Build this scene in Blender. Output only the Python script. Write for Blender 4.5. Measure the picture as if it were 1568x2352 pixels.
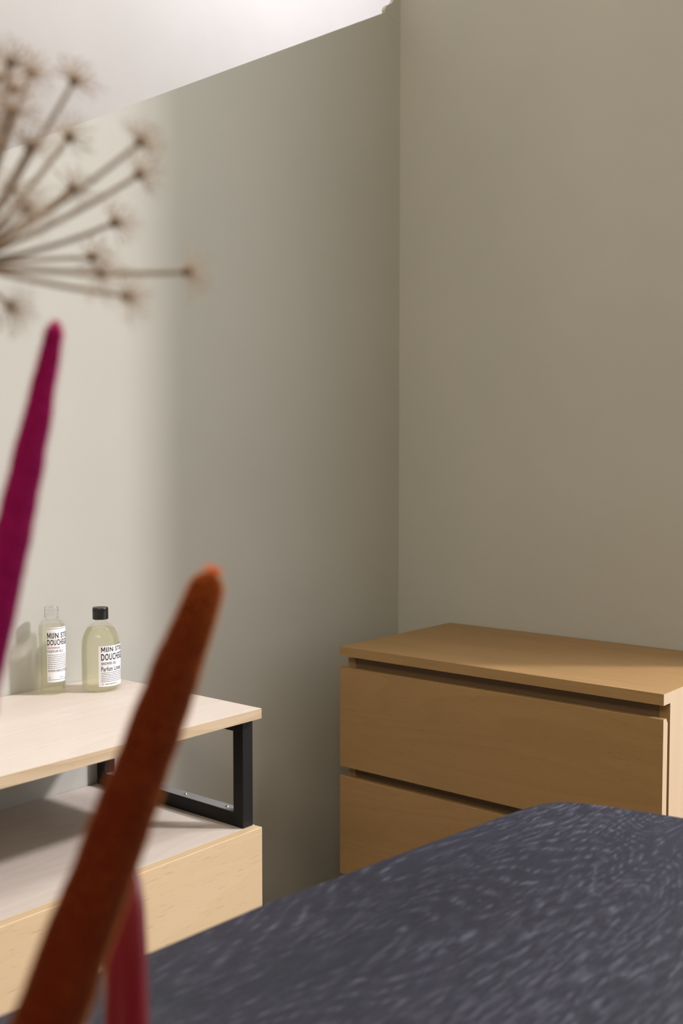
import bpy, bmesh, math, random
from mathutils import Vector, Matrix, noise
random.seed(7)
sc = bpy.context.scene
for o in list(bpy.data.objects): bpy.data.objects.remove(o)
C = bpy.context.scene.collection

# ---------------------------------------------------------------- camera
CAM = Vector((1.8075, -2.4331, 1.2423))
RGT = Vector((0.7702, 0.6378, 0.0004)); UPV = Vector((-0.0361, 0.0430, 0.9984)); FWD = Vector((-0.6367, 0.7690, -0.0561))
FPX = 2498.5
cd = bpy.data.cameras.new('camera'); cam = bpy.data.objects.new('camera', cd); C.objects.link(cam)
cam.matrix_world = Matrix(((RGT.x, UPV.x, -FWD.x, CAM.x), (RGT.y, UPV.y, -FWD.y, CAM.y), (RGT.z, UPV.z, -FWD.z, CAM.z), (0, 0, 0, 1)))
cd.sensor_fit = 'HORIZONTAL'; cd.sensor_width = 36; cd.lens = FPX / 1568 * 36
cd.clip_start = .01; cd.clip_end = 60
cd.dof.use_dof = True; cd.dof.focus_distance = 2.12; cd.dof.aperture_fstop = 6.3; cd.dof.aperture_blades = 0
sc.camera = cam
def at(px, py, d):          # point of the place at a given depth, used to read positions off the photograph
    return CAM + (RGT * ((px - 784) / FPX) - UPV * ((py - 1176) / FPX) + FWD) * d

# ---------------------------------------------------------------- sky, sun, lamps, exposure
w = bpy.data.worlds.new('world'); sc.world = w; w.use_nodes = True
w.node_tree.nodes['Background'].inputs[0].default_value = (.84, .91, 1, 1)
w.node_tree.nodes['Background'].inputs[1].default_value = 2.6
SUN = Vector((-.79, -.613, -.74)).normalized()
def lamp(name, kind, energy, col, loc, direction, **kw):
    d = bpy.data.lights.new(name, kind); d.energy = energy; d.color = col
    o = bpy.data.objects.new(name, d); C.objects.link(o); o.location = loc
    o.rotation_euler = Vector(direction).to_track_quat('-Z', 'Y').to_euler()
    for k, v in kw.items(): setattr(d, k, v)
    return o
lamp('sun', 'SUN', 2.68, (1, .95, 1.0), (4, 3, 5), SUN, angle=math.radians(4.5))
lamp('rear_fill_light', 'AREA', 92, (1, .89, .70), (2.3, -4.3, 3.3), (-.30, 1, .38), shape='RECTANGLE', size=2.6, size_y=1.0)  # added warm fill behind the camera; the rear wall has no window
lamp('stairwell_fill_light', 'AREA', 300, (1, .98, 1.0), (-.2, .3, 4.25), (-.55, 0, -1), shape='RECTANGLE', size=.35, size_y=4.4)  # added lamp under the closed ceiling to brighten the white stairwell wall
sc.view_settings.view_transform = 'Standard'; sc.view_settings.look = 'None'
sc.view_settings.gamma = 1; sc.view_settings.use_curve_mapping = False
sc.view_settings.exposure = 0.0
sc.cycles.transparent_max_bounces = 24

# ---------------------------------------------------------------- materials
def mat(name, col=(.5, .5, .5), rough=.5, **kw):
    m = bpy.data.materials.new(name); m.use_nodes = True
    b = m.node_tree.nodes['Principled BSDF']
    b.inputs['Base Color'].default_value = (*col, 1); b.inputs['Roughness'].default_value = rough
    for k, v in kw.items(): b.inputs[k].default_value = v
    return m
def nd(m, t, **kw):
    n = m.node_tree.nodes.new(t)
    for k, v in kw.items(): setattr(n, k, v)
    return n
def lk(m, a, b): m.node_tree.links.new(a, b)
def mapping(m, scale, src='Object', rot=(0, 0, 0), loc=(0, 0, 0)):
    tc = nd(m, 'ShaderNodeTexCoord'); mp = nd(m, 'ShaderNodeMapping')
    mp.inputs['Scale'].default_value = scale; mp.inputs['Rotation'].default_value = rot; mp.inputs['Location'].default_value = loc
    lk(m, tc.outputs[src], mp.inputs['Vector']); return mp.outputs[0]
def noi(m, vec, scale, detail=3, rough=.5, dist=0):
    n = nd(m, 'ShaderNodeTexNoise'); n.inputs['Scale'].default_value = scale; n.inputs['Detail'].default_value = detail
    n.inputs['Roughness'].default_value = rough; n.inputs['Distortion'].default_value = dist
    lk(m, vec, n.inputs['Vector']); return n.outputs['Fac']
def math_(m, op, a, b=None, clamp=False):
    n = nd(m, 'ShaderNodeMath', operation=op); n.use_clamp = clamp
    for i, v in enumerate((a, b)):
        if v is None: continue
        if isinstance(v, (int, float)): n.inputs[i].default_value = v
        else: lk(m, v, n.inputs[i])
    return n.outputs[0]
def ramp(m, fac, stops):
    r = nd(m, 'ShaderNodeValToRGB'); lk(m, fac, r.inputs[0]); e = r.color_ramp.elements
    while len(e) < len(stops): e.new(.5)
    for el, (p, c) in zip(e, stops):
        el.position = p; el.color = (*c, 1) if not isinstance(c, (int, float)) else (c, c, c, 1)
    return r.outputs[0]
def mix(m, fac, a, b, mode='MIX'):
    n = nd(m, 'ShaderNodeMix', data_type='RGBA', blend_type=mode)
    for s, v in ((n.inputs[0], fac), (n.inputs[6], a), (n.inputs[7], b)):
        if isinstance(v, (int, float)): s.default_value = v
        elif isinstance(v, tuple): s.default_value = (*v, 1)
        else: lk(m, v, s)
    return n.outputs[2]
def bump(m, h, strength, dist):
    b = nd(m, 'ShaderNodeBump'); b.inputs['Strength'].default_value = strength; b.inputs['Distance'].default_value = dist
    lk(m, h, b.inputs['Height']); lk(m, b.outputs[0], m.node_tree.nodes['Principled BSDF'].inputs['Normal'])
def base(m, c): lk(m, c, m.node_tree.nodes['Principled BSDF'].inputs['Base Color'])

def paint(name, col):
    m = mat(name, col, .85)
    v = mapping(m, (1, 1, 1)); n = noi(m, v, 2.2, 3)
    base(m, ramp(m, n, [(.3, tuple(c * .965 for c in col)), (.7, tuple(c * 1.03 for c in col))]))
    bump(m, noi(m, v, 160, 4, .6), .10, .0008)
    return m
wall_paint = paint('taupe_wall_paint', (.46, .448, .395))
white_paint = paint('white_wall_paint', (.86, .845, .85))

def wood(name, pale, deep, pore, grain='X', contour=14, pore_amount=.5, rough=.5, offset=0.0, pore_len=1.0):
    """oak: contour lines of a stretched noise field as growth rings, short dark pores along the grain"""
    m = mat(name, pale, rough)
    st = {'X': (.9, 9, 9), 'Y': (9, .9, 9), 'Z': (9, 9, .9)}[grain]
    v = mapping(m, st, loc=(offset, offset * .7, offset * 1.3))
    field = noi(m, v, 1.0, 1, .4, .25)
    rings = math_(m, 'FRACT', math_(m, 'MULTIPLY', field, contour))
    rings = ramp(m, rings, [(0, 1.0), (.55, .15), (.92, .0), (1, 1.0)])
    broad = noi(m, mapping(m, tuple(s * .35 for s in st), loc=(offset, 0, 3)), 2.0, 3)
    col = mix(m, math_(m, 'MULTIPLY', rings, .42), pale, deep)
    col = mix(m, ramp(m, broad, [(.35, 0.0), (.7, .5)]), col, deep)
    fine = {'X': (14, 420, 420), 'Y': (420, 14, 420), 'Z': (420, 420, 14)}[grain]
    streak = noi(m, mapping(m, fine), 1.0, 2, .6)
    col = mix(m, ramp(m, streak, [(.35, .25), (.65, 0.0)]), col, deep)
    pf = {'X': (45 / pore_len, 520, 520), 'Y': (520, 45 / pore_len, 520), 'Z': (520, 520, 45 / pore_len)}[grain]
    pr = noi(m, mapping(m, pf, loc=(5, 1, 2)), 1.0, 1, .5)
    dots = ramp(m, pr, [(.66, 0.0), (.74, pore_amount)])
    col = mix(m, dots, col, pore)
    base(m, col); bump(m, pr, -.12, .0006)
    return m
oak_chest_shade_x = wood('warm_oak_long_grain_shaded', (.37, .22, .09), (.28, .165, .058), (.16, .09, .03), 'X', 10, .35, .55, 2.0)  # darker copy of the chest oak, shade put into the colour
oak_chest_sun_z = wood('warm_oak_upright_grain_sunlit', (.64, .47, .30), (.55, .39, .235), (.32, .19, .09), 'Z', 10, .3, .5, 4.0)  # paler copy of the chest oak, sunlight put into the colour
oak_recess = wood('shaded_oak_rail', (.22, .13, .06), (.17, .10, .045), (.1, .06, .03), 'X', 8, .3, .6, 5.0)  # darkest copy of the chest oak, recess shade put into the colour
oak_white = wood('whitewashed_oak', (.64, .565, .50), (.55, .475, .40), (.36, .29, .23), 'Y', 14, .25, .5, 1.0)
oak_edge = wood('pale_oak_edge', (.66, .52, .35), (.42, .28, .15), (.34, .22, .12), 'Y', 30, .3, .5, 7.0)
oak_front = wood('beech_toned_front', (.66, .49, .295), (.60, .435, .25), (.36, .22, .10), 'Y', 10, .55, .45, 9.0, 1.9)

def dark_table():
    m = mat('charcoal_stained_oak', (.03, .03, .04), .5)
    v = mapping(m, (4.6, 1.3, 4), loc=(2.1, -.35, 0))
    field = noi(m, v, 1.0, 1.2, .45, .55)
    rings = math_(m, 'FRACT', math_(m, 'MULTIPLY', field, 60))
    line = ramp(m, rings, [(0, 0.0), (.35, .05), (.62, 1.0), (.8, .1), (1, 0.0)])
    fleck = noi(m, mapping(m, (240, 26, 200)), 1.0, 3, .65, 0)
    fleckm = ramp(m, fleck, [(.47, 0.0), (.66, 1.0)])
    patch = noi(m, mapping(m, (3, 1.2, 3), loc=(2, 5, 0)), 1.5, 3)
    patchm = ramp(m, patch, [(.38, .12), (.66, 1.0)])
    a = math_(m, 'MULTIPLY', fleckm, patchm)
    b = math_(m, 'MULTIPLY', math_(m, 'MULTIPLY', line, fleckm), .9)
    msk = math_(m, 'ADD', math_(m, 'MULTIPLY', a, .55), b, True)
    spk = ramp(m, noi(m, mapping(m, (420, 90, 300), loc=(3, 3, 3)), 1.0, 1), [(.70, 0.0), (.78, .8)])
    msk = math_(m, 'MAXIMUM', msk, spk)
    tone = mix(m, ramp(m, noi(m, mapping(m, (2, .8, 2)), 2.0, 2), [(.4, 0.0), (.65, 1.0)]), (.013, .015, .028), (.021, .020, .038))
    base(m, mix(m, msk, tone, (.115, .115, .155)))
    lk(m, math_(m, 'ADD', math_(m, 'MULTIPLY', msk, .08), .46), m.node_tree.nodes['Principled BSDF'].inputs['Roughness'])
    bump(m, msk, .12, .0005)
    return m
table_mat = dark_table(); table_mat.node_tree.nodes['Principled BSDF'].inputs['Specular IOR Level'].default_value = .32
black_metal = mat('black_powder_coat', (.006, .0055, .0055), .5, **{'Specular IOR Level': .3})
screw_metal = mat('zinc_screw', (.6, .6, .62), .25, Metallic=1.0)
plate_metal = mat('grey_steel_plate', (.24, .24, .24), .5, Metallic=.2)

floor_wood = wood('floor_boards', (.20, .13, .07), (.15, .09, .045), (.1, .06, .03), 'Y', 12, .4, .5, 3.0)
ext_ground = mat('pale_gravel', (.35, .34, .32), .9)
window_white = mat('white_lacquer', (.8, .8, .8), .35)

def fuzzy(name, core, sheen):
    m = mat(name, core, .95, **{'Sheen Weight': 1.0, 'Sheen Roughness': .30, 'Specular IOR Level': .1})
    m.node_tree.nodes['Principled BSDF'].inputs['Sheen Tint'].default_value = (*sheen, 1)
    n = noi(m, mapping(m, (1, 1, 1)), 900, 3)
    base(m, ramp(m, n, [(.3, tuple(c * .7 for c in core)), (.7, tuple(min(1, c * 1.25) for c in core))]))
    return m
orange_felt = fuzzy('rust_orange_flock', (.075, .008, .0012), (1, .42, .10))
magenta_felt = fuzzy('magenta_flock', (.19, .003, .055), (1, .15, .55))
wax = mat('crimson_wax', (.26, .006, .012), .35, **{'Coat Weight': .5, 'Coat Roughness': .22})
wick_mat = mat('cotton_wick', (.7, .65, .55), .9)
def hairs(name, col):
    m = bpy.data.materials.new(name); m.use_nodes = True; nt = m.node_tree
    nt.nodes.remove(nt.nodes['Principled BSDF'])
    a = nd(m, 'ShaderNodeBsdfDiffuse'); b = nd(m, 'ShaderNodeBsdfTranslucent'); x = nd(m, 'ShaderNodeMixShader')
    for q in (a, b): q.inputs['Color'].default_value = (*col, 1)
    x.inputs[0].default_value = .5; lk(m, a.outputs[0], x.inputs[1]); lk(m, b.outputs[0], x.inputs[2]); lk(m, x.outputs[0], nt.nodes['Material Output'].inputs[0])
    return m
orange_hair = hairs('rust_orange_fibres', (.95, .30, .045))
magenta_hair = hairs('magenta_fibres', (.90, .05, .34))
stem_mat = mat('dried_stem', (.33, .24, .17), .75)
node_mat = mat('dried_node', (.20, .11, .045), .85)
pedicel_mat = mat('dried_pedicel', (.66, .53, .42), .8)
ceramic = mat('matt_stoneware', (.32, .30, .28), .6)
brass = mat('aged_brass', (.5, .36, .16), .3, Metallic=1.0)

def glass(name, col, rough=0.0, ior=1.45):
    m = mat(name, col, rough, IOR=ior); m.node_tree.nodes['Principled BSDF'].inputs['Transmission Weight'].default_value = 1
    return m
def part_clear(name, col, share, ior):
    m = glass(name, col, 0, ior); t = nd(m, 'ShaderNodeBsdfTransparent'); t.inputs[0].default_value = (*[c ** .5 for c in col], 1)
    x = nd(m, 'ShaderNodeMixShader'); x.inputs[0].default_value = share
    lk(m, m.node_tree.nodes['Principled BSDF'].outputs[0], x.inputs[1]); lk(m, t.outputs[0], x.inputs[2]); lk(m, x.outputs[0], m.node_tree.nodes['Material Output'].inputs[0])
    return m
bottle_glass = part_clear('clear_bottle_plastic', (.99, .99, .98), .82, 1.40)
liquid = part_clear('pale_green_gel', (.95, .94, .84), .8, 1.34)
liquid_deep = part_clear('pale_olive_gel', (.91, .89, .70), .72, 1.34)
clear_cap = glass('frosted_clear_cap', (.96, .96, .97), .22, 1.35)
black_cap = mat('black_plastic_cap', (.012, .012, .012), .35)
label_paper = mat('white_label', (.82, .82, .84), .6)
ink = mat('black_ink', (.02, .018, .015), .6)
grey_ink = mat('grey_ink', (.22, .21, .20), .6)
red_ink = mat('faded_red_ink', (.42, .16, .15), .6)

# ---------------------------------------------------------------- mesh helpers
def obj(name, bm, m, parent=None, smooth=False):
    me = bpy.data.meshes.new(name); bmesh.ops.recalc_face_normals(bm, faces=bm.faces); bm.to_mesh(me); bm.free()
    if m: me.materials.append(m)
    for p in me.polygons: p.use_smooth = smooth
    o = bpy.data.objects.new(name, me); C.objects.link(o)
    if parent: o.parent = parent; o.location = -parent.location if not parent.parent else (0, 0, 0)
    return o
def empty(name, loc, label, cat, group=None):
    o = bpy.data.objects.new(name, None); C.objects.link(o); o.location = loc
    o['label'] = label; o['category'] = cat
    if group: o['group'] = group
    o.empty_display_size = .05
    return o
def struct(name, bm, m, parent=None):
    o = obj(name, bm, m, parent)
    if not parent: o['kind'] = 'structure'
    return o
def box(bm, x0, x1, y0, y1, z0, z1, bev=0):
    g = bmesh.ops.create_cube(bm, size=1)['verts']
    for v in g: v.co = Vector(((x0 + x1) / 2 + v.co.x * (x1 - x0), (y0 + y1) / 2 + v.co.y * (y1 - y0), (z0 + z1) / 2 + v.co.z * (z1 - z0)))
    if bev:
        es = list({e for v in g for e in v.link_edges})
        bmesh.ops.bevel(bm, geom=es, offset=bev, segments=2, profile=.6, affect='EDGES')
    return bm
def B(*a, **k): return box(bmesh.new(), *a, **k)
def prism(bm, poly, to3, a, b):      # poly of 2-D points, extruded between a and b
    v0 = [bm.verts.new(to3(p, a)) for p in poly]; v1 = [bm.verts.new(to3(p, b)) for p in poly]
    n = len(poly); bm.faces.new(v0); bm.faces.new(v1[::-1])
    for i in range(n): bm.faces.new((v0[i], v0[(i + 1) % n], v1[(i + 1) % n], v1[i]))
    return bm
def lathe(bm, prof, c, seg=64, close=False):
    rings = []
    for r, z in prof:
        if r < 1e-6: rings.append([bm.verts.new((c[0], c[1], c[2] + z))])
        else: rings.append([bm.verts.new((c[0] + r * math.cos(2 * math.pi * i / seg), c[1] + r * math.sin(2 * math.pi * i / seg), c[2] + z)) for i in range(seg)])
    pairs = list(zip(rings, rings[1:]))
    if close: pairs.append((rings[-1], rings[0]))
    for a, b in pairs:
        for i in range(seg):
            j = (i + 1) % seg
            if len(a) == 1 and len(b) == 1: continue
            if len(a) == 1: bm.faces.new((a[0], b[i], b[j]))
            elif len(b) == 1: bm.faces.new((a[i], a[j], b[0]))
            else: bm.faces.new((a[i], a[j], b[j], b[i]))
    return bm
def tube(bm, pts, rads, seg=8):
    prev = None; up = Vector((.3, .2, 1)).normalized()
    n = len(pts)
    for k in range(n):
        t = (pts[min(k + 1, n - 1)] - pts[max(k - 1, 0)]).normalized()
        a = t.cross(up)
        if a.length < 1e-3: a = t.cross(Vector((1, 0, 0)))
        a.normalize(); b = t.cross(a)
        ring = [bm.verts.new(pts[k] + (a * math.cos(2 * math.pi * i / seg) + b * math.sin(2 * math.pi * i / seg)) * rads[k]) for i in range(seg)]
        if prev:
            for i in range(seg): bm.faces.new((prev[i], prev[(i + 1) % seg], ring[(i + 1) % seg], ring[i]))
        else: bm.faces.new(ring[::-1])
        prev = ring
    bm.faces.new(prev)
    return bm
def bez(p0, p1, p2, n):
    return [p0 * (1 - t) ** 2 + p1 * 2 * t * (1 - t) + p2 * t * t for t in [i / n for i in range(n + 1)]]

# ---------------------------------------------------------------- the room
ZF = -.05; ZC = 4.4; JX = 1.138; WX = 3.0
struct('floor', B(-1.1, 4.6, -4.7, 2.7, ZF - .1, ZF), floor_wood)
struct('ceiling', B(-1.1, 4.6, -4.7, .14, ZC, ZC + .1), white_paint)
struct('ceiling_stair', B(-1.1, .0, .14, 2.7, ZC, ZC + .1), white_paint)
# the wall with the slanted top: profile in (y, z); a rough rounded lump of plaster sits at its high end
SL = (2.412 - 1.9015) / (1.049 - .0668)
def zs_(y): return 2.412 + (y + .0668) * SL
main = [(-4.6, ZF), (0, ZF), (0, zs_(0)), (-2.45, zs_(-2.45)), (-4.6, zs_(-2.45))]
wl = prism(bmesh.new(), main, lambda p, a: (a, p[0], p[1] - (.05 if a < 0 and p[1] > .5 else 0)), -.10, 0)
lump = [(0, 2.40), (0, ZC), (-.0283, ZC), (-.0283, 2.4671), (-.0330, 2.4540), (-.0399, 2.4435), (-.0450, 2.4410), (-.0515, 2.4371), (-.0580, 2.4340),
        (-.0640, 2.4290), (-.0685, 2.4235), (-.0706, 2.4176), (-.0675, 2.4100), (-.03, 2.40)]
prism(wl, lump, lambda p, a: (a, p[0], p[1]), -.010, .0006)
struct('wall_left', wl, wall_paint)
bm = bmesh.new()
box(bm, 0, JX, 0, .14, ZF, ZC); box(bm, WX, 4.6, 0, .14, ZF, ZC); box(bm, JX, WX, 0, .14, 4.2, ZC)
struct('wall_back', bm, wall_paint)
struct('wall_stair', B(-.1, .0, .14, 2.7, ZF, ZC), white_paint)
struct('wall_stairwell', B(-1.1, -1.0, -4.7, 2.7, ZF, ZC), white_paint)
struct('wall_stairwell_end', B(-1.0, -.1, 2.6, 2.7, ZF, ZC), white_paint)
struct('wall_right', B(4.5, 4.6, -4.7, 0, ZF, ZC), wall_paint)
struct('wall_rear', B(-1.0, 4.5, -4.7, -4.6, ZF, ZC), wall_paint)
wf = bmesh.new()
box(wf, JX, JX + .03, .09, .14, ZF, 4.2); box(wf, WX - .03, WX, .09, .14, ZF, 4.2); box(wf, JX + .03, WX - .03, .09, .14, 4.15, 4.2); box(wf, JX + .03, WX - .03, .09, .14, ZF, ZF + .06)
struct('window_1', wf, window_white)

# ---------------------------------------------------------------- chest of drawers
X0, X1 = .175, .975; YF, YB = -.4666, -.004; HT = .78
T = .022; G = .0269; DH = .2379; DG = .0228
chest = empty('chest_of_drawers', (.575, -.235, ZF), 'warm oak chest of drawers with handle-less fronts standing in the corner', 'chest')
bm = bmesh.new()
def sunlit_ends(o, ax, lim):          # end faces take the paler upright-grain oak, sunlight put into their colour
    o.data.materials.append(oak_chest_sun_z)
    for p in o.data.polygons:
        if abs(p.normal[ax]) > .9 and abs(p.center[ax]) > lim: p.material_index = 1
box(bm, X0, X1, YF, YB, HT - T, HT)
sunlit_ends(obj('top_panel', bm, oak_chest_shade_x, chest), 0, .9)
for sx, xa, xb in ((0, X0, X0 + T), (1, X1 - T, X1)):
    o = obj('side_panel', B(xa, xb, YF + .031, YB, ZF, HT - T), oak_chest_sun_z, chest)
    o.data.materials.append(oak_chest_shade_x)
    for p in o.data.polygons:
        if p.normal.y < -.9: p.material_index = 1  # front edges take the darker oak, gap shade put into the colour
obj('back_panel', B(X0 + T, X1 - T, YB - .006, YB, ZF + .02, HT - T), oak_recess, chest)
z = HT - T
rb = bmesh.new()
for k in range(3):
    g = G if k == 0 else DG
    z1 = z - g; z0 = z1 - DH
    bm = bmesh.new()
    f = .0035
    prism(bm, [(YF, z0), (YF + .020, z0), (YF + .020, z1 - .010), (YF + .013, z1), (YF + .0008, z1), (YF, z1 - .0012)], lambda p, a: (a, p[0], p[1]), X0, X1)
    d = obj('drawer', bm, oak_chest_shade_x, chest)
    sunlit_ends(d, 0, .9)
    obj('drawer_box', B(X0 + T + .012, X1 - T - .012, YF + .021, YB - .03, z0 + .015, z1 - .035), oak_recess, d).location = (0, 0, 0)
    z = z0
# the set-back rails seen through the grip gaps
z = HT - T
for k in range(3):
    g = G if k == 0 else DG
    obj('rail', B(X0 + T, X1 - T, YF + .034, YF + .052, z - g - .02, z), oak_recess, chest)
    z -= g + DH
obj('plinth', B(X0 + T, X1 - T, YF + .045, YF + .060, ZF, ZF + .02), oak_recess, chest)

# ---------------------------------------------------------------- sideboard with raised shelf
SY = -1.0175; SX = .4466; ZL = .5539; ZS = .7741; TH = .0184; SE = -2.45
side = empty('sideboard', (.22, -1.73, ZF), 'pale oak sideboard with a raised shelf on black metal frames along the left wall', 'sideboard')
obj('carcass', B(.002, SX - .020, SE, SY, ZF + .10, ZL), oak_white, side)
obj('base', B(.04, SX - .06, SE + .05, SY - .05, ZF, ZF + .10), black_metal, side)
bm = bmesh.new()
prism(bm, [(SX - .0196, ZL - .0006), (SX - .0006, ZL), (SX, ZL - .0006), (SX, ZF + .10), (SX - .0196, ZF + .10)], lambda p, a: (p[0], a, p[1]), SE, SY)
obj('front_panel', bm, oak_front, side)
sh = obj('shelf', B(.002, SX - .0012, SE, SY, ZS - TH, ZS, bev=.0006), oak_white, side)
obj('shelf_edge', B(SX - .0012, SX, SE, SY, ZS - TH, ZS - .0003), oak_edge, sh).location = (0, 0, 0)
LX1 = .4273; BT = .025
for ya in (-1.0471, SE + .02):
    yb = ya + .026
    fr = obj('frame', B(.03, LX1 - BT, ya, yb, ZL, ZL + BT, bev=.0012), black_metal, side)
    def sub(n, bm, m):
        o = obj(n, bm, m, fr); o.location = (0, 0, 0); return o
    sub('leg', B(LX1 - BT, LX1, ya, yb, ZL, ZS - TH, bev=.0012), black_metal)
    sub('leg', B(.004, .004 + BT, ya, yb, ZL, ZS - TH, bev=.0012), black_metal)
    sub('top_bar', B(.03, LX1 - BT, ya, yb, ZS - TH - BT, ZS - TH, bev=.0012), black_metal)
    bm = bmesh.new()
    prism(bm, [(.031, ya + .002), (.031, yb + .0), (LX1 - BT - .001, yb), (LX1 - BT - .001, ya + .006), (LX1 - BT - .012, ya + .002)], lambda p, a: (p[0], p[1], a), ZL + BT - .0004, ZL + BT + .0015)
    sub('mounting_plate', bm, plate_metal)
    for sxp in (.372, .258, .10):
        bm = bmesh.new(); lathe(bm, [(0, .0026), (.0022, .0024), (.0038, .0008), (.0040, 0), (0, 0)], (sxp, ya + .014, ZL + BT + .0014), 16)
        sub('screw', bm, screw_metal)

# ---------------------------------------------------------------- dining table: bowed long sides, rounded ends
half = [(.9880, -1.95), (.9885, -1.90), (.9905, -1.83), (.9965, -1.7506), (1.0040, -1.598), (1.0140, -1.511), (1.0240, -1.425), (1.0390, -1.300),
        (1.0525, -1.190), (1.0585, -1.145), (1.0675, -1.108), (1.0790, -1.085), (1.0925, -1.072), (1.1210, -1.0600), (1.1500, -1.0520),
        (1.2050, -1.0395), (1.2500, -1.0320), (1.3500, -1.0190), (1.4600, -1.0140)]
cx, cy = 1.46, -1.95
q1 = half; q2 = [(2 * cx - x, y) for x, y in half[::-1][1:]]; q3 = [(x, 2 * cy - y) for x, y in (q1 + q2)[::-1]][1:-1]
outline = q1 + q2 + q3
TZ = .75
table = empty('dining_table', (cx, cy, ZF), 'dark charcoal-stained oak dining table with bowed sides and rounded corners', 'table')
bm = bmesh.new()
prism(bm, outline, lambda p, a: (p[0], p[1], a), TZ - .028, TZ)
bmesh.ops.recalc_face_normals(bm, faces=bm.faces)
es = [e for e in bm.edges if abs(e.verts[0].co.z - e.verts[1].co.z) < 1e-6 and e.verts[0].co.z > TZ - .001]
bmesh.ops.bevel(bm, geom=es, offset=.0022, segments=3, profile=.5, affect='EDGES')
es = [e for e in bm.edges if abs(e.verts[0].co.z - e.verts[1].co.z) < 1e-6 and e.verts[0].co.z < TZ - .027]
bmesh.ops.bevel(bm, geom=es, offset=.012, segments=2, profile=.5, affect='EDGES')
obj('tabletop', bm, table_mat, table)
for sx in (-1, 1):
    for sy in (-1, 1):
        x = cx + sx * .33; y = cy + sy * .70
        bm = bmesh.new(); box(bm, x - .03, x + .03, y - .03, y + .03, ZF, TZ - .028, bev=.003)
        for v in bm.verts:
            if v.co.z < .3: v.co.x += sx * .04; v.co.y += sy * .04
        obj('leg', bm, black_metal, table)

# ---------------------------------------------------------------- bottles
def on_label(n, bm, m, parent): o = obj(n, bm, m, parent); o.location = (0, 0, 0); return o
def text_mesh(txt, bold=.024):
    cu = bpy.data.curves.new('lettering', 'FONT'); cu.body = txt; cu.resolution_u = 3; cu.offset = bold; cu.space_character = 1.14
    o = bpy.data.objects.new('lettering', cu); C.objects.link(o)
    me = bpy.data.meshes.new_from_object(o.evaluated_get(bpy.context.evaluated_depsgraph_get()))
    vs = [v.co.copy() for v in me.vertices]; fs = [tuple(p.vertices) for p in me.polygons]
    bpy.data.objects.remove(o); bpy.data.curves.remove(cu); bpy.data.meshes.remove(me)
    x0 = min(v.x for v in vs); x1 = max(v.x for v in vs); cap = .73 + bold
    par = list(range(len(vs)))
    def root(i):
        while par[i] != i: par[i] = par[par[i]]; i = par[i]
        return i
    for f in fs:
        for i in f[1:]: par[root(i)] = root(f[0])
    grp = {}
    for i in range(len(vs)): grp.setdefault(root(i), []).append(i)
    if txt.isupper() and 'M' in txt:          # a cleanly drawn bold M (the font's own M fills up when thickened)
        order = sorted(grp.values(), key=lambda g: min(vs[i].x for i in g)); chars = [c for c in txt if c != ' ']
        if len(order) == len(chars):
            for c, g in zip(chars, order):
                if c != 'M': continue
                xa = min(vs[i].x for i in g); xb = max(vs[i].x for i in g); gs = set(g)
                fs = [f for f in fs if f[0] not in gs]
                P = [(0, 0), (0, 1), (.21, 1), (.5, .42), (.79, 1), (1, 1), (1, 0), (.82, 0), (.82, .66), (.57, .14), (.43, .14), (.18, .66), (.18, 0)]
                n0 = len(vs); vs += [Vector((xa + (xb - xa) * px, -bold + (cap + bold) * py, 0)) for px, py in P]
                fs.append(tuple(range(n0, n0 + len(P))))
                for i in g: vs[i] = Vector((xa, 0, 0))
    if txt.isupper():
        for g in grp.values():
            lo = min(vs[i].y for i in g); hi = max(vs[i].y for i in g)
            if lo < -.08 and hi > .5:
                for i in g: vs[i].y = -bold + (vs[i].y - lo) / (hi - lo) * (cap + bold)
    return [((v.x - x0) / (x1 - x0), (max(v.y, -bold) + bold) / (cap + bold)) for v in vs], fs
def islands(bm):
    todo = set(bm.verts); out = []
    while todo:
        st = [todo.pop()]; comp = set(st)
        while st:
            for e in st.pop().link_edges:
                for v in e.verts:
                    if v in todo: todo.discard(v); comp.add(v); st.append(v)
        out.append(comp)
    return out
def letters(bm, m, parent):
    bm.verts.index_update()
    for comp in sorted(islands(bm), key=lambda c: min(v.index for v in c)):
        if len(comp) < 4 or not any(v.link_faces for v in comp): continue
        nb = bmesh.new(); mp = {v: nb.verts.new(v.co) for v in comp}
        for f in bm.faces:
            if f.verts[0] in comp:
                nb.faces.new([mp[v] for v in f.verts])
        on_label('letter', nb, m, parent)
    bm.free()

class Wrap:
    """writes onto the cylinder of a bottle: arc length s from the camera-facing line, height z"""
    def __init__(self, c, R):
        self.c = c; self.R = R; d = CAM - Vector(c); self.a0 = math.atan2(d.y, d.x)
    def p(self, s, z, lift=0.0):
        a = self.a0 + s / self.R; r = self.R + lift
        return Vector((self.c[0] + r * math.cos(a), self.c[1] + r * math.sin(a), self.c[2] + z))
    def patch(self, bm, s0, s1, z0, z1, lift, n=40):
        cols = []
        for i in range(n + 1):
            s = s0 + (s1 - s0) * i / n
            cols.append((bm.verts.new(self.p(s, z0, lift)), bm.verts.new(self.p(s, z1, lift))))
        for a, b in zip(cols, cols[1:]): bm.faces.new((a[0], b[0], b[1], a[1]))
    def text(self, bm, txt, s0, w, z0, h, lift):
        vs, fs = text_mesh(txt)
        used = {i for f in fs for i in f}
        bv = [bm.verts.new(self.p(s0 + x * w, z0 + y * h, lift)) if i in used else None for i, (x, y) in enumerate(vs)]
        for f in fs:
            try: bm.faces.new([bv[i] for i in f])
            except ValueError: pass
def flat(name, bm, m, parent):
    o = obj(name, bm, m, parent); return o
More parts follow.
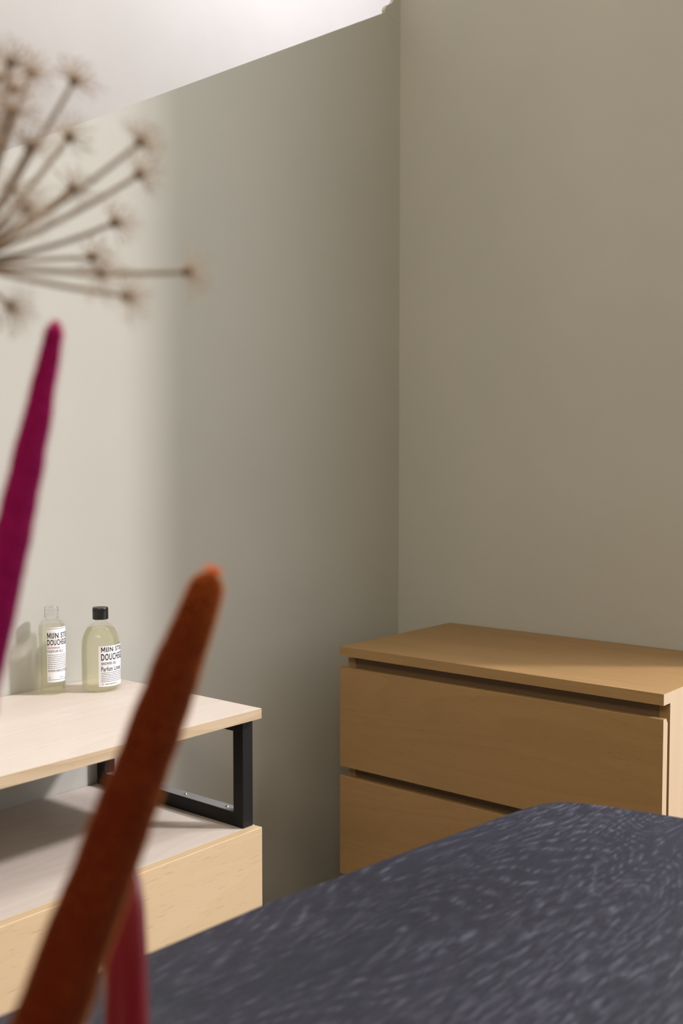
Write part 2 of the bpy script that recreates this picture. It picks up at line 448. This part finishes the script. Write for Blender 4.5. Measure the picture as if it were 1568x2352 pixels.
def shell(outer, t):
    """closed thick-walled lathe profile: outer wall up, inner wall down"""
    inner = []
    for r, z in outer[::-1]:
        if r < 1e-6: inner.append((0, z + t * 1.6))
        else: inner.append((max(r - t, 0), z + (t * 1.6 if z < .004 else 0)))
    return outer + inner
def bottle(name, c, outer, level, R, neck, cap_fn, liq_mat, label, t=.0011):
    e = empty(name, c, label, 'bottle')
    b = obj('bottle_body', lathe(bmesh.new(), outer + [(0, outer[-1][1])], c), bottle_glass, e, True)
    ins = []
    for r, z in outer:
        if z > level: break
        ins.append((max(r - t * .85, 0), z + (t * 1.5 if z < .004 else 0)))
    # liquid surface
    rl = ins[-1][0]
    for (r0, za), (r1, zb) in zip(outer, outer[1:]):
        if za <= level <= zb and zb > za: rl = r0 + (r1 - r0) * (level - za) / (zb - za) - t * .85
    ins += [(rl, level), (0, level)]
    obj('gel', lathe(bmesh.new(), ins, c), liq_mat, e, True)
    cap_fn(e, c)
    return e
ZB = ZS + .0004
# slim bottle
c1 = (.0445, -1.1820, ZB); R1 = .0254
o1 = [(0, 0), (.0205, 0), (.0238, .0012), (.0252, .0040), (.0254, .008), (.0254, .126), (.0250, .1310), (.0236, .1358), (.0210, .1395), (.0175, .1420), (.0135, .1434), (.0112, .1445), (.0108, .1475), (.0108, .1540)]
def cap1(e, c):
    bm = lathe(bmesh.new(), [(0, .1450), (.0128, .1450), (.0134, .1456), (.0132, .1655), (.0124, .1668), (0, .1668)], c, 48)
    k = obj('cap', bm, clear_cap, e); k['label'] = 'frosted clear flip cap'
    ob = obj('cap_rim', lathe(bmesh.new(), [(.0134, .1600), (.0137, .1602), (.0137, .1606), (.0133, .1608)], c, 48, True), clear_cap, k); ob.location = (0, 0, 0)
b1 = bottle('shower_gel_bottle', c1, o1, .131, R1, .0108, cap1, liquid, 'slim clear bottle of pale gel with frosted clear cap and white label', .0009)
W1 = Wrap(c1, R1)
bm = bmesh.new(); s0 = -.0098; W1.patch(bm, s0, .048, .0245, .1300, .00012)
lb = obj('label', bm, label_paper, b1)
L = .0003
bm = bmesh.new()
for zr in (.1272, .0290):
    b_ = bmesh.new(); W1.patch(b_, s0 + .0008, .046, zr, zr + .0006, L); on_label('rule', b_, ink, lb)
W1.text(bm, 'MIJN STIJL', s0 + .0008, .0500, .1090, .0112, L)
W1.text(bm, 'DOUCHEGEL', s0 + .0008, .0475, .0958, .0118, L)
letters(bm, ink, lb)
bm = bmesh.new(); W1.text(bm, 'SHOWERGEL', s0 + .0010, .0250, .0892, .0038, L); on_label('small_lettering', bm, red_ink, lb)['kind'] = 'stuff'
bm = bmesh.new(); W1.text(bm, 'PARFUM BLOSSOM'[:10], s0 + .0010, .0330, .0818, .0050, L)
W1.text(bm, 'WWW.MIJNSTIJL.NL', s0 + .0014, .0440, .0440, .0052, L)
def rows(W, bm, s, width, ztop, n, pitch, h, lift, seed):
    r = random.Random(seed)
    for k in range(n):
        x = s; z = ztop - k * pitch
        while x < s + width:
            wl = r.uniform(.0016, .0052); W.patch(bm, x, min(x + wl, s + width), z, z + h, lift, 4); x += wl + .0007
rows(W1, bm, s0 + .0012, .040, .0765, 8, .0036, .0011, L, 3)
bm2 = bm
W1.text(bm2, 'e', s0 + .0030, .0030, .0325, .0030, L)
W1.text(bm2, '250 ml', s0 + .0250, .0080, .0325, .0024, L)
on_label('small_print', bm2, grey_ink, lb)['kind'] = 'stuff'
# round-shouldered bottle with a black cap
c2 = (.0915, -1.1020, ZB); R2 = .0377
o2 = [(0, 0), (.0290, 0), (.0345, .0020), (.0368, .0060), (.0375, .0110), (.0377, .018), (.0377, .080), (.0374, .088), (.0364, .0965), (.0345, .1050), (.0315, .1130), (.0275, .1205), (.0225, .1265), (.0170, .1305), (.0135, .1325), (.0121, .1340), (.0121, .1400), (.0118, .1500)]
def cap2(e, c):
    bm = lathe(bmesh.new(), [(0, .1385), (.0147, .1385), (.0153, .1391), (.0152, .1600), (.0146, .1615), (.0020, .1622), (0, .1622)], c, 48)
    k = obj('cap', bm, black_cap, e); k['label'] = 'glossy black flip cap'
    a = obj('cap_seam', lathe(bmesh.new(), [(.0151, .1545), (.0156, .1547), (.0156, .1553), (.0151, .1555)], c, 48, True), black_cap, k); a.location = (0, 0, 0)
    bm = bmesh.new(); W = Wrap(c, .0154); W.patch(bm, .0040, .0120, .1555, .1572, .0002, 8)
    bmesh.ops.solidify(bm, geom=bm.faces[:], thickness=-.0006)
    a = obj('thumb_tab', bm, black_cap, k); a.location = (0, 0, 0)
b2 = bottle('shower_gel_bottle', c2, o2, .1215, R2, .0121, cap2, liquid_deep, 'large round-shouldered bottle of yellowish gel with a black cap', .0011)
W2 = Wrap(c2, R2)
bm = bmesh.new(); s2 = -.0046; W2.patch(bm, s2, .080, .0115, .0905, .00012)
lb2 = obj('label', bm, label_paper, b2)
t0 = .0006
bm = bmesh.new()
W2.text(bm, 'MIJN STIJL', t0, .0560, .0790, .0096, L); W2.text(bm, 'DOUCHEGEL', t0, .0600, .0625, .0138, L)
letters(bm, ink, lb2)
bm = bmesh.new()
W2.text(bm, 'SHOWER GEL', t0, .0320, .0540, .0054, L); W2.text(bm, 'Parfum Linnen', t0, .0480, .0412, .0100, L)
W2.patch(bm, t0, .060, .0524, .0526, L)
on_label('small_lettering', bm, mat('dark_grey_ink', (.09, .085, .08), .6), lb2)['kind'] = 'stuff'
bm = bmesh.new(); rows(W2, bm, t0, .060, .0375, 6, .0034, .0013, L, 8)
W2.text(bm, 'WWW.MIJNSTIJL.NL', .0075, .0280, .0145, .0030, L); W2.text(bm, 'e', t0 + .001, .0030, .0150, .0034, L)
on_label('small_print', bm, grey_ink, lb2)['kind'] = 'stuff'

# ---------------------------------------------------------------- foreground: tapers, candle, dried flower, vase
def fuzz(name, pts, rads, m, parent, n, ln, seed):
    r = random.Random(seed); vs = []; fs = []
    N = len(pts)
    for k in range(n):
        u = r.random() ** .9 * (N - 1.001); i = int(u); f = u - i
        p = pts[i].lerp(pts[i + 1], f); rad = rads[i] * (1 - f) + rads[i + 1] * f
        t = (pts[i + 1] - pts[i]).normalized(); a = t.orthogonal().normalized(); b = t.cross(a)
        th = r.random() * 2 * math.pi; nrm = a * math.cos(th) + b * math.sin(th)
        if i > N - 4: nrm = (nrm + t * .8).normalized()
        q = p + nrm * rad * .96
        d = (nrm + Vector((r.gauss(0, .35), r.gauss(0, .35), r.gauss(0, .35)))).normalized()
        wv = d.cross(t).normalized() * .00017; l = ln * r.uniform(.5, 1.2)
        j = len(vs); vs += [q - wv, q + wv, q + d * l]; fs.append((j, j + 1, j + 2))
    me = bpy.data.meshes.new(name); me.from_pydata(vs, [], fs); me.materials.append(m)
    o = bpy.data.objects.new(name, me); C.objects.link(o); o.parent = parent; o.location = -parent.location; o['kind'] = 'stuff'
    return o
def taper(name, pts, rads, m, label, seed, n=20000):
    e = empty(name, pts[0], label, 'candle')
    jit = [Vector((noise.noise(p * 60 + Vector((seed, 0, 0))), noise.noise(p * 60 + Vector((0, seed, 0))), 0)) * .0007 for p in pts]
    pp = [p + j for p, j in zip(pts, jit)]
    rr = [max(.0002, r * (1 + .05 * noise.noise(p * 110))) for r, p in zip(rads, pts)]
    o = obj('shaft', tube(bmesh.new(), pp, rr, 28), m, e, True)
    fuzz('fuzz', pp, rr, orange_hair if m is orange_felt else magenta_hair, e, n, .0027, seed)
    return e
def interp(x, tab):
    for (a, va), (b, vb) in zip(tab, tab[1:]):
        if x <= b: return va + (vb - va) * (x - a) / (b - a)
    return tab[-1][1]
# orange: tip at px (470,1318); leaves the frame at (110,2352)
tipO = at(487, 1316, .60); botO = at(110, 2352, .50)
dirO = (botO - tipO); kO = (tipO.z - .80) / (tipO.z - botO.z); rootO = tipO + dirO * kO
n = 70; ptsO = [rootO.lerp(tipO, i / n) for i in range(n + 1)]
LO = (rootO - tipO).length
def radO(d): return interp(d, [(0, .0004), (.0015, .0050), (.004, .0076), (.008, .0092), (.02, .0106), (.06, .0132), (.15, .0155), (.24, .0170), (.5, .0185)])
# finer spacing near the tip
def respace(pts_fn, L_, n=70):
    out = []
    for i in range(n + 1):
        d = L_ * (1 - i / n) ** 1.35 if i < n else 0
        out.append(d)
    return out
dsO = respace(None, LO); uO = (rootO - tipO).normalized()
taper('taper_candle', [tipO + uO * d for d in dsO], [radO(d) for d in dsO], orange_felt, 'thick rust-orange velvety taper leaning to the right across the foreground', 3)
# magenta: slightly curved
tipM = at(128, 748, .62); midM = at(30, 1120, .58); rootM = at(-430, 3100, .46)
ctl = at(-60, 1700, .55)
pM = bez(rootM, ctl, tipM, 90)
acc = [0]
for a, b in zip(pM[::-1], pM[::-1][1:]): acc.append(acc[-1] + (a - b).length)
acc = acc[::-1]
# add fine tip points
tdir = (pM[-2] - pM[-1]).normalized()
pM2 = pM[:-3] + [pM[-1] + tdir * d for d in (.008, .005, .003, .0015, .0006, 0)]
acc2 = acc[:-3] + [.008, .005, .003, .0015, .0006, 0]
def radM(d): return interp(d, [(0, .0004), (.0006, .0018), (.0015, .0030), (.003, .0040), (.008, .0050), (.03, .0062), (.08, .0086), (.13, .0100), (.3, .0125), (.6, .013)])
taper('taper_candle', pM2, [radM(d) for d in acc2], magenta_felt, 'slender magenta velvety taper at the left edge below the dried flower', 9)
# crimson wax candle in a low holder
base_c = at(291, 2352, .66); cc = Vector((base_c.x, base_c.y, TZ))
top_z = at(284, 1975, .66).z
Hc = top_z - TZ
ce = empty('taper_candle', (cc.x, cc.y, TZ + .02), 'upright glossy crimson wax candle half hidden behind the orange taper', 'candle')
bm = lathe(bmesh.new(), [(0, .001), (.0142, .001), (.0144, .02), (.0141, Hc * .5), (.0128, Hc - .06), (.0115, Hc - .03), (.0095, Hc - .014), (.006, Hc - .005), (.003, Hc - .001), (0, Hc)], (cc.x, cc.y, TZ + .004), 40)
body = obj('wax_body', bm, wax, ce, True)
obj('wick', tube(bmesh.new(), [Vector((cc.x, cc.y, TZ + Hc)), Vector((cc.x, cc.y, TZ + Hc + .008))], [.0007, .0006], 6), wick_mat, ce)
he = empty('candle_holder', (cc.x, cc.y, TZ), 'small round brass holder under the crimson candle, on the dark table', 'candle holder')
obj('holder_dish', lathe(bmesh.new(), [(0, 0), (.034, 0), (.036, .003), (.034, .0045), (.0185, .0045), (.0182, .020), (.0150, .020), (.0150, .0048), (0, .0048)], (cc.x, cc.y, TZ + .0002), 48), brass, he, True)
# vase off the lower left corner, holding the two velvety tapers and the dried flower
vc = (rootO + rootM) / 2; vc.z = TZ
vase = empty('vase', (vc.x, vc.y, TZ), 'low grey stoneware vase holding the tapers and dried flower', 'vase')
ro = .062
obj('vase_body', lathe(bmesh.new(), [(0, .0003), (.045, .0003), (.055, .006), (.066, .045), (.064, .085), (ro, .105), (ro - .004, .105), (.059, .085), (.061, .045), (.050, .012), (0, .010)], vc, 64), ceramic, vase, True)

# dried umbel: hub outside the left edge, rays ending in brown nodes with star-like pale pedicels
hub = at(-86, 605, .62)
fl = empty('dried_flower', (hub.x, hub.y, hub.z), 'dried umbel flower head with pale spiky florets entering at the upper left', 'flower')
vroot = Vector((vc.x + FWD.x * .03, vc.y + FWD.y * .03, TZ + .014))
sp = bez(vroot, Vector((vc.x - .05, vc.y + .0, 1.05)), hub, 24)
obj('stem', tube(bmesh.new(), sp, [.0034 - .0012 * i / 24 for i in range(25)], 10), stem_mat, fl, True)
tips = [  # px, py, depth, curve
    (430, 625, .640, 18), (290, 680, .600, 10), (262, 512, .655, 26), (210, 590, .72, 0), (228, 628, .55, 4), (22, 703, .60, -4),
    (320, 401, .635, 22), (322, 327, .600, 24), (165, 433, .70, 10), (158, 316, .66, 16), (68, 337, .60, 10), (28, 437, .74, 4),
    (170, 187, .62, 10), (30, 205, .66, 4), (25, 145, .60, 4), (70, 170, .68, 6), (28, 258, .58, -4), (-10, 180, .64, 0),
    (-60, 330, .55, 0), (-120, 160, .62, 0), (-200, 240, .58, 0), (-290, 210, .65, 0), (-330, 380, .60, 0), (-420, 500, .62, 0), (-400, 640, .64, 0),
    (-250, 450, .54, 0), (-220, 700, .60, 0), (-500, 400, .66, 0), (-100, 440, .5, 0), (-300, 600, .52, 0), (-60, 720, .66, 0), (60, 480, .52, 4)]
rr_ = random.Random(11)
ray_parent = fl
def basis(d):
    a = d.orthogonal().normalized(); return a, d.cross(a)
for k, (px, py, dp, cv) in enumerate(tips):
    tp = at(px, py, dp)
    mid = (hub + tp) / 2 - UPV * (cv / FPX * .62 * 1.2)
    ps = bez(hub, mid, tp, 12)
    vis = px > -20
    r0 = .00175
    ray = obj('ray', tube(bmesh.new(), ps, [r0 * (1 - .25 * i / 12) for i in range(13)], 8), stem_mat, fl, True)
    d = (tp - ps[-2]).normalized(); a, b = basis(d)
    bm = bmesh.new()
    g = bmesh.ops.create_icosphere(bm, subdivisions=2, radius=.0031)['verts']
    for v in g:
        v.co = v.co * (1 + .25 * noise.noise(v.co * 900 + Vector((k, 0, 0)))) + tp
    kn = obj('node', bm, node_mat, ray, True); kn.location = (0, 0, 0)
    bm = bmesh.new()
    npd = 30
    for j in range(npd):
        ct = 1 - (j + .5) / npd * 1.15; st = math.sqrt(max(0, 1 - ct * ct)); ph = j * 2.39996 + k
        dd = (d * ct + a * st * math.cos(ph) + b * st * math.sin(ph)).normalized()
        ln = rr_.uniform(.012, .018)
        e_ = tp + dd * ln - Vector((0, 0, .0015)) * rr_.random()
        tube(bm, [tp + dd * .002, tp + dd * ln * .5 + a * rr_.uniform(-.0006, .0006), e_], [.00042, .00034, .00030], 4)
        for s_ in range(3):                      # two or three seeds at each end
            off = Vector((rr_.gauss(0, 1), rr_.gauss(0, 1), rr_.gauss(0, 1))).normalized() * .0019
            tube(bm, [e_, e_ + off], [.00035, .00012], 4)
    pd = obj('pedicels', bm, pedicel_mat, ray); pd.location = (0, 0, 0); pd['kind'] = 'stuff'
